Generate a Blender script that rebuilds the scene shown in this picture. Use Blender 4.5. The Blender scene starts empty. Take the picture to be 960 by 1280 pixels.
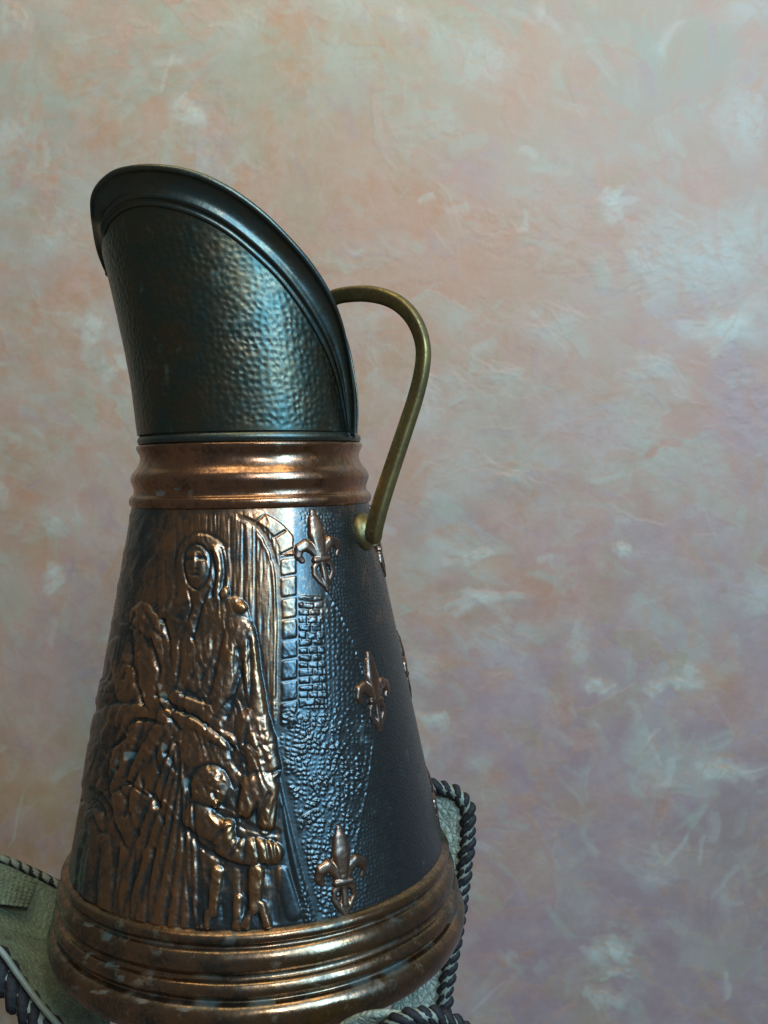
import bpy, math, random
import numpy as np
from mathutils import Vector, Matrix
random.seed(4)
RNG = np.random.default_rng(11)
sc = bpy.context.scene
col = sc.collection

# ---------------------------------------------------------------- camera
F, PITCH, ROLL = 1214.0, 0.0472, -0.0164
CAM = np.array([0.0950, -0.70, 0.337])
cp, sp, cr, sr = math.cos(PITCH), math.sin(PITCH), math.cos(ROLL), math.sin(ROLL)
r0 = np.array([1, 0, 0.]); u0 = np.array([0, sp, cp]); FW = np.array([0, cp, -sp])
RT = cr * r0 + sr * u0
UP = -sr * r0 + cr * u0
cd = bpy.data.cameras.new('camera')
cd.sensor_fit = 'VERTICAL'; cd.sensor_height = 36; cd.lens = 36 * F / 1280
cd.clip_start = 0.02; cd.clip_end = 60
cd.dof.use_dof = True; cd.dof.focus_distance = 0.60; cd.dof.aperture_fstop = 24
cam = bpy.data.objects.new('camera', cd); col.objects.link(cam)
cam.matrix_world = Matrix(((RT[0], UP[0], -FW[0], CAM[0]), (RT[1], UP[1], -FW[1], CAM[1]),
                           (RT[2], UP[2], -FW[2], CAM[2]), (0, 0, 0, 1)))
sc.camera = cam

# ---------------------------------------------------------------- light
w = bpy.data.worlds.new('World'); sc.world = w; w.use_nodes = True
w.node_tree.nodes['Background'].inputs[0].default_value = (0.90, 0.86, 0.82, 1)
w.node_tree.nodes['Background'].inputs[1].default_value = 0.125

def area(name, az, el, dist, sx, sy, power, color, target=(0, 0, 0.25)):
    az, el = math.radians(az), math.radians(el)
    d = Vector((math.sin(az) * math.cos(el), -math.cos(az) * math.cos(el), math.sin(el)))
    ld = bpy.data.lights.new(name, 'AREA'); ld.shape = 'RECTANGLE'; ld.size = sx; ld.size_y = sy
    ld.energy = power; ld.color = color
    o = bpy.data.objects.new(name, ld); col.objects.link(o)
    o.location = Vector(target) + d * dist
    o.rotation_euler = d.to_track_quat('Z', 'Y').to_euler()
    return o
area('window_light', 19, 33, 2.2, 0.13, 0.50, 19, (0.86, 0.92, 1.0))
area('window_light', 50, 30, 2.2, 0.18, 0.45, 7, (1.0, 0.93, 0.86))
area('sky_window_light', 42, 27, 2.8, 0.80, 2.2, 105, (0.28, 0.62, 1.0))
area('added_fill_light', -6, 52, 1.7, 1.5, 0.9, 20, (1.0, 0.82, 0.50), (0.15, 0.75, 0.62))  # added unseen fill, set overhead so the wall brightens towards the top

sc.view_settings.view_transform = 'Standard'; sc.view_settings.look = 'None'
sc.view_settings.exposure = -0.22; sc.view_settings.gamma = 1
sc.render.engine = 'CYCLES'
sc.cycles.use_denoising = True
sc.cycles.max_bounces = 6

# ---------------------------------------------------------------- helpers
def project(P):
    q = P - CAM
    d = q @ FW
    return 480 + F * (q @ RT) / d, 640 - F * (q @ UP) / d

def ray(px, py):
    return FW + RT * ((px - 480) / F) - UP * ((py - 640) / F)

def at(px, py, Y):
    d = ray(px, py)
    return CAM + d * ((Y - CAM[1]) / d[1])

def sil(px, py):
    """radius and height of the point where the ray touches a round body on the z axis"""
    d = ray(px, py)
    ax = -CAM[:2]; D = np.linalg.norm(ax); h = np.linalg.norm(d[:2])
    c = (d[:2] @ ax) / (D * h); s = math.sqrt(1 - c * c)
    return D * s, CAM[2] + d[2] / h * D * c

def sstep(a, b, x):
    t = np.clip((x - a) / (b - a), 0, 1); return t * t * (3 - 2 * t)

def vnoise(x, y, seed=0):
    r = np.random.default_rng(seed); T = r.random((128, 128))
    xi = np.floor(x).astype(int); yi = np.floor(y).astype(int)
    fx = x - xi; fy = y - yi; fx = fx * fx * (3 - 2 * fx); fy = fy * fy * (3 - 2 * fy)
    g = lambda i, j: T[i % 128, j % 128]
    return (g(xi, yi) * (1 - fx) + g(xi + 1, yi) * fx) * (1 - fy) + (g(xi, yi + 1) * (1 - fx) + g(xi + 1, yi + 1) * fx) * fy

def fbm(x, y, oct=4, seed=0):
    s = 0; a = 1; t = 0
    for i in range(oct):
        s = s + a * vnoise(x * 2 ** i + 7.3 * i, y * 2 ** i + 3.1 * i, seed + i); t += a; a *= .5
    return s / t

def worley(x, y, seed=0):
    r = np.random.default_rng(seed); T = r.random((64, 64, 2))
    xi = np.floor(x).astype(int); yi = np.floor(y).astype(int)
    d1 = np.full(x.shape, 9.); d2 = np.full(x.shape, 9.)
    for i in (-1, 0, 1):
        for j in (-1, 0, 1):
            p = T[(xi + i) % 64, (yi + j) % 64]
            d = np.hypot(xi + i + .15 + .7 * p[..., 0] - x, yi + j + .15 + .7 * p[..., 1] - y)
            d2 = np.minimum(d2, np.maximum(d1, d)); d1 = np.minimum(d1, d)
    return d1, d2

def nt(name):
    m = bpy.data.materials.new(name); m.use_nodes = True
    t = m.node_tree
    return m, t, t.nodes['Principled BSDF']

def node(t, kind, **kw):
    n = t.nodes.new(kind)
    for k, v in kw.items():
        if k.startswith('i_'):
            n.inputs[k[2:].replace('_', ' ')].default_value = v
        else:
            setattr(n, k, v)
    return n

def ramp(t, src, stops):
    n = t.nodes.new('ShaderNodeValToRGB'); e = n.color_ramp.elements
    while len(e) < len(stops): e.new(0.5)
    for el, (p, c) in zip(e, stops):
        el.position = p; el.color = (*c, 1) if len(c) == 3 else c
    t.links.new(src, n.inputs[0]); return n.outputs[0]

def g3(v): return (v, v, v)

def mixc(t, fac, a, b):
    n = t.nodes.new('ShaderNodeMix'); n.data_type = 'RGBA'
    for s, v in ((n.inputs[0], fac), (n.inputs[6], a), (n.inputs[7], b)):
        if hasattr(v, 'links'): t.links.new(v, s)
        else: s.default_value = v if not isinstance(v, tuple) or len(v) == 4 else (*v, 1)
    return n.outputs[2]

def mth(t, op, a, b=None, clamp=False):
    n = t.nodes.new('ShaderNodeMath'); n.operation = op; n.use_clamp = clamp
    for s, v in ((n.inputs[0], a), (n.inputs[1], b)):
        if v is None: continue
        if hasattr(v, 'links'): t.links.new(v, s)
        else: s.default_value = v
    return n.outputs[0]

def noise(t, scale, detail=4, rough=.55, vec=None, dist=0):
    n = node(t, 'ShaderNodeTexNoise'); n.inputs['Scale'].default_value = scale
    n.inputs['Detail'].default_value = detail; n.inputs['Roughness'].default_value = rough
    n.inputs['Distortion'].default_value = dist
    t.links.new(vec if vec is not None else objco(t), n.inputs['Vector'])
    return n.outputs[0]

def objco(t):
    for n in t.nodes:
        if n.type == 'TEX_COORD': return n.outputs['Object']
    return t.nodes.new('ShaderNodeTexCoord').outputs['Object']

def bump(t, bs, h, strength, dist):
    n = t.nodes.new('ShaderNodeBump'); n.inputs['Strength'].default_value = strength
    n.inputs['Distance'].default_value = dist
    t.links.new(h, n.inputs['Height']); t.links.new(n.outputs[0], bs.inputs['Normal']); return n

def mesh_obj(name, V, Fc, mat, parent=None, smooth=True, attrs=None, normals=None):
    me = bpy.data.meshes.new(name)
    V = np.asarray(V, dtype=np.float32); Fc = np.asarray(Fc, dtype=np.int32)
    n, k = Fc.shape
    me.vertices.add(len(V)); me.vertices.foreach_set('co', V.ravel())
    me.loops.add(n * k); me.loops.foreach_set('vertex_index', Fc.ravel())
    me.polygons.add(n)
    me.polygons.foreach_set('loop_start', np.arange(0, n * k, k, dtype=np.int32))
    me.polygons.foreach_set('loop_total', np.full(n, k, dtype=np.int32))
    me.update(calc_edges=True)
    me.polygons.foreach_set('use_smooth', np.full(n, smooth))
    for an, (ty, data) in (attrs or {}).items():
        a = me.attributes.new(an, ty, 'POINT')
        a.data.foreach_set('color' if ty == 'FLOAT_COLOR' else 'value', np.asarray(data, dtype=np.float32).ravel())
    if mat: me.materials.append(mat)
    if normals is not None:
        me.normals_split_custom_set_from_vertices([tuple(x) for x in normals])
    o = bpy.data.objects.new(name, me); col.objects.link(o)
    if parent: o.parent = parent
    return o

def thing(name, label, cat, loc=(0, 0, 0), group=None):
    o = bpy.data.objects.new(name, None); col.objects.link(o); o.location = loc
    o.empty_display_size = .05
    o['label'] = label; o['category'] = cat
    if group: o['group'] = group
    return o

def gridfaces(nu, nv, closed=False):
    """vertex index = j*nu+i ; i around, j along"""
    i = np.arange(nu if closed else nu - 1); j = np.arange(nv - 1)
    I, J = np.meshgrid(i, j)
    I2 = (I + 1) % nu
    return np.stack([J * nu + I, J * nu + I2, (J + 1) * nu + I2, (J + 1) * nu + I], -1).reshape(-1, 4)

def lathe(name, prof, mat, parent, n=256, wob=0.0, verd=None):
    prof = np.array(prof); a = np.linspace(0, 2 * math.pi, n, endpoint=False)
    A, R = np.meshgrid(a, prof[:, 0]); Z = np.repeat(prof[:, 1][:, None], n, 1)
    if wob:
        R = R + wob * (fbm(A * 3 % 18.85, Z * 60, 3, 5) - .5) * np.cos(A * .5) ** 2
    V = np.stack([R * np.sin(A), -R * np.cos(A), Z], -1).reshape(-1, 3)
    at_ = {'verdigris': ('FLOAT', verd(V))} if verd else None
    return mesh_obj(name, V, gridfaces(n, len(prof), True)[:, ::-1] if prof[0, 1] > prof[-1, 1] else gridfaces(n, len(prof), True), mat, parent, attrs=at_)

def spline(pts, n):
    P = np.array(pts, float); P2 = np.vstack([2 * P[0] - P[1], P, 2 * P[-1] - P[-2]])
    seg = len(P) - 1; out = []
    for k in np.linspace(0, seg, n):
        i = min(int(k), seg - 1); t = k - i
        a, b, c, d = P2[i:i + 4]
        out.append(.5 * ((2 * b) + (-a + c) * t + (2 * a - 5 * b + 4 * c - d) * t * t + (-a + 3 * b - 3 * c + d) * t ** 3))
    return np.array(out)

def sweep(path, section, up=None, cap=True, scale=None):
    """section: list of (n, b) offsets; frames by parallel transport"""
    path = np.array(path); n = len(path); T = np.gradient(path, axis=0); T /= np.linalg.norm(T, axis=1)[:, None]
    sec = np.array(section); k = len(sec)
    N = np.array(up if up is not None else (0, 0, 1.)); V = []
    for i in range(n):
        N = N - T[i] * (N @ T[i]); N /= np.linalg.norm(N)
        B = np.cross(T[i], N); s = 1 if scale is None else scale[i]
        V += [path[i] + s * (a * N + b * B) for a, b in sec]
    Fc = gridfaces(k, n, True)
    if cap:
        V += [path[0], path[-1]]
        c0 = [[k * n, i, (i + 1) % k, k * n] for i in range(k)]
    return np.array(V), Fc

def sweep_obj(name, path, section, mat, parent, up=None, scale=None):
    V, Fc = sweep(path, section, up, False, scale)
    k = len(section); n = len(path)
    # close the ends with quads pairing opposite points
    caps = []
    for base in (0, k * (n - 1)):
        for i in range(k // 2 - 1):
            q = [base + i, base + i + 1, base + k - 2 - i, base + k - 1 - i]
            caps.append(q if base == 0 else q[::-1])
    return mesh_obj(name, V, np.vstack([Fc, np.array(caps)]), mat, parent)

def oval(a, b, n=16, p=1.0):
    out = []
    for i in range(n):
        t = 2 * math.pi * i / n; c, s = math.cos(t), math.sin(t)
        out.append((a * math.copysign(abs(c) ** p, c), b * math.copysign(abs(s) ** p, s)))
    return out

S = 0.7 / F   # metres per photo pixel at the jug

# ---------------------------------------------------------------- materials
def metal(name, copper, patina, lo, hi, rough_c, rough_p, spots=.0, attr=False, dent=.25, verd=.15):
    m, t, b = nt(name)
    co = objco(t)
    n1 = noise(t, 38, 6, .65)
    n2 = noise(t, 190, 4, .6); n4 = noise(t, 330, 6, .75)
    f = mth(t, 'ADD', mth(t, 'MULTIPLY', n1, .52), mth(t, 'MULTIPLY', n4, .48))
    if attr:
        a = node(t, 'ShaderNodeAttribute', attribute_name='polish_and_shade').outputs['Fac']
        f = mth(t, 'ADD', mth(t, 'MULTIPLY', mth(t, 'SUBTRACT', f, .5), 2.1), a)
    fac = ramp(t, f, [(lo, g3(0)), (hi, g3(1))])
    n3 = noise(t, 14, 3)
    cop = mixc(t, ramp(t, n3, [(.35, g3(0)), (.7, g3(1))]), copper, tuple(c * k for c, k in zip(copper, (.78, .82, .70))))
    c = mixc(t, fac, patina, cop)
    v = ramp(t, noise(t, 55, 5, .7), [(.66 - verd * .25, g3(0)), (.74 - verd * .25, g3(1))])
    v2 = mth(t, 'MULTIPLY', v, .30)
    c = mixc(t, v2, c, (.05, .12, .11))
    if True:
        vs = node(t, 'ShaderNodeAttribute', attribute_name='verdigris').outputs['Fac']
        c = mixc(t, mth(t, 'MULTIPLY', vs, .8), c, (.02, .11, .115))
        v2 = mth(t, 'MAXIMUM', v2, vs)
    t.links.new(c, b.inputs['Base Color'])
    r = mixc(t, fac, g3(rough_p), g3(rough_c))
    r = mth(t, 'ADD', r, mth(t, 'MULTIPLY', mth(t, 'SUBTRACT', n2, .5), .25))
    r = mth(t, 'ADD', r, mth(t, 'MULTIPLY', v2, .35), True)
    t.links.new(r, b.inputs['Roughness'])
    met = mth(t, 'ADD', .92, mth(t, 'MULTIPLY', fac, .08))
    t.links.new(mth(t, 'MULTIPLY', met, mth(t, 'SUBTRACT', 1.0, v2)), b.inputs['Metallic'])
    h = mth(t, 'ADD', mth(t, 'MULTIPLY', noise(t, 60, 3), .8), mth(t, 'MULTIPLY', noise(t, 420, 3), .2))
    bump(t, b, h, dent, .0012)
    return m

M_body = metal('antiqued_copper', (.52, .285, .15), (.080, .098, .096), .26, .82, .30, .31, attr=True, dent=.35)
M_band = metal('worn_copper', (.46, .25, .15), (.14, .085, .06), .42, .57, .19, .33, dent=.22, verd=.1)
M_base = metal('tarnished_copper', (.36, .22, .13), (.09, .075, .055), .42, .58, .20, .34, dent=.25, verd=.35)
M_lily = metal('rubbed_copper', (.38, .225, .145), (.11, .085, .07), .42, .60, .27, .36, dent=.3)
M_hood = metal('blackened_copper', (.15, .125, .08), (.055, .090, .075), .42, .60, .36, .34, dent=.25, verd=.25)
M_rim = metal('blackened_rim', (.15, .14, .10), (.07, .105, .10), .42, .60, .34, .42, dent=.45, verd=.15)
M_brass = metal('aged_brass', (.36, .28, .11), (.15, .115, .055), .42, .60, .44, .55, dent=.25, verd=.0)

# ---------------------------------------------------------------- wall
Yw = 0.75
def axis_samples(a0, a1, b0, b1, n, no):
    return np.concatenate([np.linspace(a0, b0, no, endpoint=False), np.linspace(b0, b1, n, endpoint=False), np.linspace(b1, a1, no)])
c0 = at(-60, -40, Yw); c1 = at(1020, 1320, Yw)
xs = axis_samples(-3.0, 3.2, c0[0], c1[0], 660, 40)
zs = axis_samples(-1.6, 2.6, c1[2], c0[2], 860, 40)
X, Z = np.meshgrid(xs, zs)
P = np.stack([X, np.full_like(X, Yw), Z], -1)
U, Vp = project(P.reshape(-1, 3)); U = U.reshape(X.shape); Vp = Vp.reshape(X.shape)
wx = U + 16 * (fbm(U / 50, Vp / 50, 3, 21) - .5) + 3 * (fbm(U / 9, Vp / 9, 3, 23) - .5); wy = Vp + 16 * (fbm(U / 50, Vp / 50, 3, 31) - .5) + 3 * (fbm(U / 9, Vp / 9, 3, 33) - .5)
pink = np.array([.45, .268, .19]); tan = np.array([.36, .28, .16]); pale = np.array([.37, .41, .315]); mauve = np.array([.35, .245, .25]); orange = np.array([.46, .235, .125])
def lerp(C, T, a): return C + (np.asarray(T) - C) * a[..., None]
C = np.zeros(X.shape + (3,)) + np.array([.44, .26, .18])
def blob(cx, cy, rx, ry): return np.exp(-((wx - cx) / rx) ** 2 - ((wy - cy) / ry) ** 2)
olive = np.array([.30, .315, .225])
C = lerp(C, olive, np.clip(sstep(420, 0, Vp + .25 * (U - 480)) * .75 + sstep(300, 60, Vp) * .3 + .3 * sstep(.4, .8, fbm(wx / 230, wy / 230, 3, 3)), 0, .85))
C = lerp(C, np.array([.36, .335, .30]), sstep(260, 0, U) * sstep(700, 200, Vp) * .45)
C = lerp(C, pale, sstep(.42, .80, fbm(wx / 120 + 9, wy / 150, 4, 8)) * .45 + .05)
C = lerp(C, orange, np.clip(sstep(.46, .80, fbm(wx / 90 + 3, wy / 90, 4, 14)) * .30 + .65 * blob(490, 270, 190, 150) + .45 * blob(600, 380, 170, 100) + .45 * blob(640, 730, 170, 90) + .25 * blob(120, 470, 110, 90), 0, .7))
C = lerp(C, np.array([.31, .22, .235]), sstep(480, 1000, Vp) * sstep(420, 640, U) * .8)  # lower-right dimming and purple light painted into the wall colour
C = lerp(C, np.array([.28, .195, .10]), sstep(800, 1060, Vp) * sstep(260, 60, U) * .75)  # lower-left dimming painted into the wall colour as well
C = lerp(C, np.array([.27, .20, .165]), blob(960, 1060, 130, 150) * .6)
H = .8 * (fbm(wx / 80, wy / 80, 4, 40) - .5)

brt0 = np.array([.52, .56, .48])
def window(cx, cy, r):
    """index box of samples near a pixel on the wall"""
    a = at(cx - r, cy - r, Yw); b = at(cx + r, cy + r, Yw)
    i0, i1 = np.searchsorted(xs, a[0]), np.searchsorted(xs, b[0])
    j0, j1 = np.searchsorted(zs, b[2]), np.searchsorted(zs, a[2])
    return slice(j0, j1), slice(i0, i1)

def stamp(cx, cy, a, b, ang, curve, colr, alpha, hgt, sharp=True, frag=False):
    R = 1.25 * max(a, b) + 12
    s = window(cx, cy, R)
    u, v = wx[s] - cx, wy[s] - cy
    if u.size == 0: return
    ca, sa = math.cos(ang), math.sin(ang)
    p = (u * ca + v * sa) / a; q = (-u * sa + v * ca) / b
    q = q + curve * p * p
    # one crisp trowel edge, one that fades out
    jag = .32 * (fbm(U[s] / 9 + cx, Vp[s] / 9, 3, 77) - .5)
    m = sstep(1, .70 if sharp else .55, np.abs(p + jag * .5)) * sstep(-.98, -.93 if sharp else -.3, q + jag) * sstep(1, -.3, q)
    streak = .50 + 1.0 * (fbm(p * 1.4 + cx, q * 12 + cy, 4, 55))
    if frag: streak = streak * sstep(.40, .58, fbm(U[s] / 16 + cy, Vp[s] / 12 + cx, 4, 91)) * 1.3
    m = np.clip(m * streak, 0, 1)
    C[s] = lerp(C[s], colr, m * alpha)
    H[s] += hgt * m
    if sharp:
        e = np.exp(-((q + jag + .92) / (1.5 / b)) ** 2) * sstep(1, .5, np.abs(p))
        H[s] += abs(hgt) * .6 * e
        C[s] = lerp(C[s], np.array([.42, .26, .16]) if hgt > 0 else pale, e * (.45 if hgt > 0 else .2))

r = random.Random(9)
for k in range(1250):
    cx, cy = r.uniform(-80, 1040), r.uniform(-60, 1340)
    if (cy > 900 and (cx > 640 or cx < 220)) and r.random() < .5: continue
    a = r.choice([1, 1, .6, 1.6]) * r.uniform(20, 58); b = a * r.uniform(.3, .9)
    c = r.choices([pale, orange, tan, pink, mauve], [2.6, 3.0 if cy < 900 else .6, 2, 3.4, 1.2 + (cy > 600) * 2])[0]
    stamp(cx, cy, a, b, r.gauss(.6, .9) + r.choice([0, math.pi]), r.uniform(-.5, .5), c, r.uniform(.14, .50), r.uniform(-.4, .6), r.random() < .85, r.random() < .4)
brt = np.array([.52, .56, .46]); cool = np.array([.43, .45, .375])
PALE = [(236, 142, 26, 20, .3, .75), (8, 172, 18, 26, 1.5, .6), (590, 75, 46, 38, .5, .45), (770, 262, 16, 34, 1.2, .7), (925, 320, 55, 60, .2, .5),
        (870, 350, 80, 62, -.4, .55), (800, 330, 40, 24, 1.2, .5), (895, 415, 70, 24, -.2, .65), (810, 468, 50, 20, .4, .55), (930, 150, 36, 66, .2, .5),
        (108, 412, 30, 28, .8, .65), (140, 462, 20, 20, .6, .65), (55, 322, 28, 38, .5, .5), (84, 652, 24, 22, -.6, .6), (68, 728, 12, 24, .2, .8), (2, 625, 12, 22, 0, .5),
        (588, 700, 52, 20, -.3, .65), (598, 757, 64, 13, .05, .7), (615, 812, 44, 22, .6, .5), (745, 857, 22, 8, .1, .9), (818, 862, 16, 9, 0, .9), (852, 848, 22, 15, .4, .8),
        (915, 963, 42, 11, .05, .8), (905, 968, 14, 6, 0, .9), (762, 1195, 28, 20, .2, .8), (757, 1250, 24, 12, .3, .8), (770, 1218, 24, 8, 0, .8), (540, 515, 34, 40, .2, .5), (535, 905, 22, 11, .1, .7),
        (528, 838, 24, 20, .3, .45), (780, 690, 13, 9, 0, .8), (940, 750, 26, 38, .7, .5), (600, 480, 50, 24, .5, .4), (700, 420, 60, 30, .3, .3), (560, 600, 46, 40, .3, .35),
        (460, 20, 60, 26, .3, .35), (930, 20, 40, 50, .5, .35), (720, 810, 14, 34, .5, .5), (640, 600, 40, 18, .4, .3), (815, 960, 30, 60, 1.5, .25), (20, 30, 20, 30, 0, .5), (310, 30, 20, 40, 0, .35), (820, 1100, 60, 36, .3, .3)]
for cx, cy, a, b, an, al in PALE:
    stamp(cx, cy, a * 1.2, b * 1.2, an, r.uniform(-.3, .3), cool, al * .3, .3, True)
    for q in range(6):
        stamp(cx + r.uniform(-.6, .6) * a, cy + r.uniform(-.6, .6) * b, a * r.uniform(.35, .8), b * r.uniform(.35, .8), an + r.uniform(-.7, .7), r.uniform(-.6, .6), brt if al > .6 else cool, al * .48, .5, True, q > 3)
DARK = [(92, 372, 26, 44, .2, orange, .6), (440, 205, 60, 50, .5, orange, .35), (560, 300, 80, 60, .9, orange, .40), (480, 270, 60, 60, .6, orange, .3), (650, 380, 60, 40, .5, orange, .28),
        (930, 530, 70, 60, .8, mauve, .6), (900, 1050, 66, 90, 1.5, (.30, .235, .20), .55), (880, 1150, 70, 90, 1.4, (.32, .25, .22), .40), (765, 1035, 34, 60, 1.5, (.34, .245, .235), .6), (740, 640, 60, 40, .4, orange, .25),
        (700, 700, 50, 40, 1.0, (.44, .26, .22), .5), (660, 730, 60, 24, .6, orange, .35), (620, 860, 60, 60, .8, (.42, .30, .27), .4), (490, 60, 60, 40, .5, tan, .4), (40, 1000, 70, 60, .2, (.40, .28, .15), .5), (20, 1220, 50, 50, .2, (.38, .25, .13), .5),
        (720, 540, 90, 50, .7, (.46, .29, .27), .35), (60, 850, 60, 80, .5, mauve, .3), (680, 460, 60, 30, .6, pink, .4)]
for cx, cy, a, b, an, cc, al in DARK:
    for q in range(2):
        stamp(cx + r.uniform(-.15, .15) * a, cy + r.uniform(-.15, .15) * b, a * r.uniform(.8, 1.2), b * r.uniform(.8, 1.2), an + r.uniform(-.6, .6), r.uniform(-.4, .4), np.array(cc), al * .7, -.3, q == 0)
# short fibrous strokes left by the trowel
for k in range(2000):
    cx, cy = r.uniform(-40, 1000), r.uniform(-40, 1320); L = r.uniform(8, 34)
    stamp(cx, cy, L, r.uniform(4, 11), r.gauss(.9 + math.sin(cx / 130) + .8 * math.cos(cy / 150), .45), r.uniform(-.8, .8),
          r.choices([orange, pale, pink, brt0, mauve], [4.5 if cy < 850 else .8, 2.4, 3, .6, 1.6])[0], r.uniform(.12, .34), r.uniform(-.3, .35), k % 2 == 0)
# trowel scratches
for k in range(6):
    cx, cy = r.uniform(-20, 980), r.uniform(-20, 1300); L = r.uniform(14, 60)
    stamp(cx, cy, L, r.uniform(1.5, 4), r.uniform(-3.14, 3.14), r.uniform(-2.5, 2.5), r.choice([pale, brt, orange, mauve]), r.uniform(.2, .6), r.uniform(-.8, 1.0), False)
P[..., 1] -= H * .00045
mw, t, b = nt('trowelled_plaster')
a = node(t, 'ShaderNodeAttribute', attribute_name='pigment_and_shade')
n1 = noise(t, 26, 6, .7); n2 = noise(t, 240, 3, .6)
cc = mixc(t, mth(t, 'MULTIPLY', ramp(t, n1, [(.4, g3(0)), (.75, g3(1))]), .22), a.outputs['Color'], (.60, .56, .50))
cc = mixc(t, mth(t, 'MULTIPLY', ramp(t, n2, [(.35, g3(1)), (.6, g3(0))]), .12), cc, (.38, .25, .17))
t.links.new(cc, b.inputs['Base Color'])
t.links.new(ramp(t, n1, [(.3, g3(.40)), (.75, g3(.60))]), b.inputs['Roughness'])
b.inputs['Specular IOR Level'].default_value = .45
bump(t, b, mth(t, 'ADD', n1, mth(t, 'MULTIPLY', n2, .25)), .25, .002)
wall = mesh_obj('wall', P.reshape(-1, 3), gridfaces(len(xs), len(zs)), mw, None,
                attrs={'pigment_and_shade': ('FLOAT_COLOR', np.concatenate([np.clip(C, 0, 1), np.ones(X.shape + (1,))], -1))})
wall['kind'] = 'structure'

# ---------------------------------------------------------------- jug
jug = thing('copper_jug', 'tall antique copper jug with embossed figures, hooded spout and brass handle, standing in basket', 'jug')

# cone
Rt, zt = sil(164.5, 634)
Rb, zb = 0.1338, 0.0605
nz = 520
view_az = math.atan2(CAM[0], -CAM[1])
af = np.linspace(view_az - 1.50, view_az + 1.50, 660)
ab = np.linspace(view_az + 1.50, view_az + 2 * math.pi - 1.50, 220)[1:-1]
az = np.concatenate([af, ab]); na = len(az)
zz = np.linspace(zt, zb, nz)
A, Zc = np.meshgrid(az, zz)
def cone_r(z): return Rt + (Rb - Rt) * (zt - z) / (zt - zb)
slope = math.atan2(Rb - Rt, zt - zb)
def cone_n(A):
    return np.stack([np.sin(A) * math.cos(slope), -np.cos(A) * math.cos(slope), np.full_like(A, math.sin(slope))], -1)
def cone_p(A, Z):
    R = cone_r(Z); return np.stack([R * np.sin(A), -R * np.cos(A), Z], -1)
P = cone_p(A, Zc); Nn = cone_n(A)
px, py = project(P.reshape(-1, 3)); px = px.reshape(A.shape); py = py.reshape(A.shape)
front = np.zeros(A.shape, bool); front[:, :len(af)] = True

Hh = np.zeros(A.shape); tag = np.zeros(A.shape, int)
WOMAN, LEFTG, KID1, KID2, DOOR, STONE = 1, 2, 3, 4, 5, 6
arc = A * cone_r(Zc) / S; hgt = -Zc / S * 1.05       # surface coordinates in photo pixels

def seg(x0, y0, x1, y1):
    dx, dy = x1 - x0, y1 - y0; L = dx * dx + dy * dy + 1e-9
    t = np.clip(((px - x0) * dx + (py - y0) * dy) / L, 0, 1)
    return np.hypot(px - x0 - t * dx, py - y0 - t * dy), t

def dome(h, hh, tg):
    """union with a rounded lift"""
    global Hh
    m = (h > Hh) & front
    Hh = np.where(m, h, Hh)
    if tg: tag[m & (h > .35)] = tg

def cap(x0, y0, x1, y1, r0, r1, h, tg, base=0):
    d, t = seg(x0, y0, x1, y1); rr = r0 + (r1 - r0) * t
    q = np.clip(1 - (d / rr) ** 2, 0, 1)
    dome(np.where(q > 0, base + h * (q * (2 - q)) ** .8, 0), h, tg)

def ell(cx, cy, rx, ry, h, tg, ang=0, base=0):
    c, s = math.cos(ang), math.sin(ang)
    u = ((px - cx) * c + (py - cy) * s) / rx; v = (-(px - cx) * s + (py - cy) * c) / ry
    q = np.clip(1 - u * u - v * v, 0, 1)
    dome(np.where(q > 0, base + h * (q * (2 - q)) ** .8, 0), h, tg)

def line(pts, w, h, taper=False):
    """ridge (h>0) or groove (h<0) along a polyline"""
    global Hh
    P2 = spline([(a, b) for a, b in pts], max(6, len(pts) * 4)) if len(pts) > 2 else pts
    d = np.full(px.shape, 1e3)
    x0, x1 = min(p[0] for p in P2) - 4 * w, max(p[0] for p in P2) + 4 * w
    y0, y1 = min(p[1] for p in P2) - 4 * w, max(p[1] for p in P2) + 4 * w
    m = front & (px > x0) & (px < x1) & (py > y0) & (py < y1)
    X_, Y_ = px[m], py[m]; dd = np.full(X_.shape, 1e3)
    for (a0, b0), (a1, b1) in zip(P2[:-1], P2[1:]):
        dx, dy = a1 - a0, b1 - b0; L = dx * dx + dy * dy + 1e-9
        t = np.clip(((X_ - a0) * dx + (Y_ - b0) * dy) / L, 0, 1)
        dd = np.minimum(dd, np.hypot(X_ - a0 - t * dx, Y_ - b0 - t * dy))
    Hh[m] += (h * .5 if h > 0 else h * .85) * np.exp(-(dd / w) ** 2)

# door leaf and arch
inside = (px > 197) & (px < 349) & (py < 1160) & front
archtop = 640 + 58 * (1 - np.sqrt(np.clip(1 - ((px - 273) / 78) ** 2, 0, 1)))
door = inside & (py > archtop) & (py < 950)
Hh[door] += 1.0; tag[door] = DOOR
grain = fbm(px / 2.2, py / 34, 3, 60) - .5
Hh += np.where(door, 2.0 * grain, 0)
line([(196, 800), (195, 740), (197, 700), (203, 675), (218, 655), (243, 643)], 2.6, -3.0)
line([(204, 800), (203, 740), (206, 705), (214, 682)], 3, 1.5)
line([(300, 646), (318, 656), (333, 674), (343, 700), (348, 732), (350, 780), (349, 860), (347, 920)], 2.6, -3.6)
line([(322, 668), (334, 690), (341, 720), (343, 780), (342, 870)], 2.2, 2.2)
line([(319, 662), (319, 760), (320, 870)], 1.3, -2.6)
line([(288, 648), (288, 750)], 1.4, -1.6); line([(304, 655), (304, 770)], 1.0, -1.0); line([(260, 644), (259, 668)], 1.2, -1.2)
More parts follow.
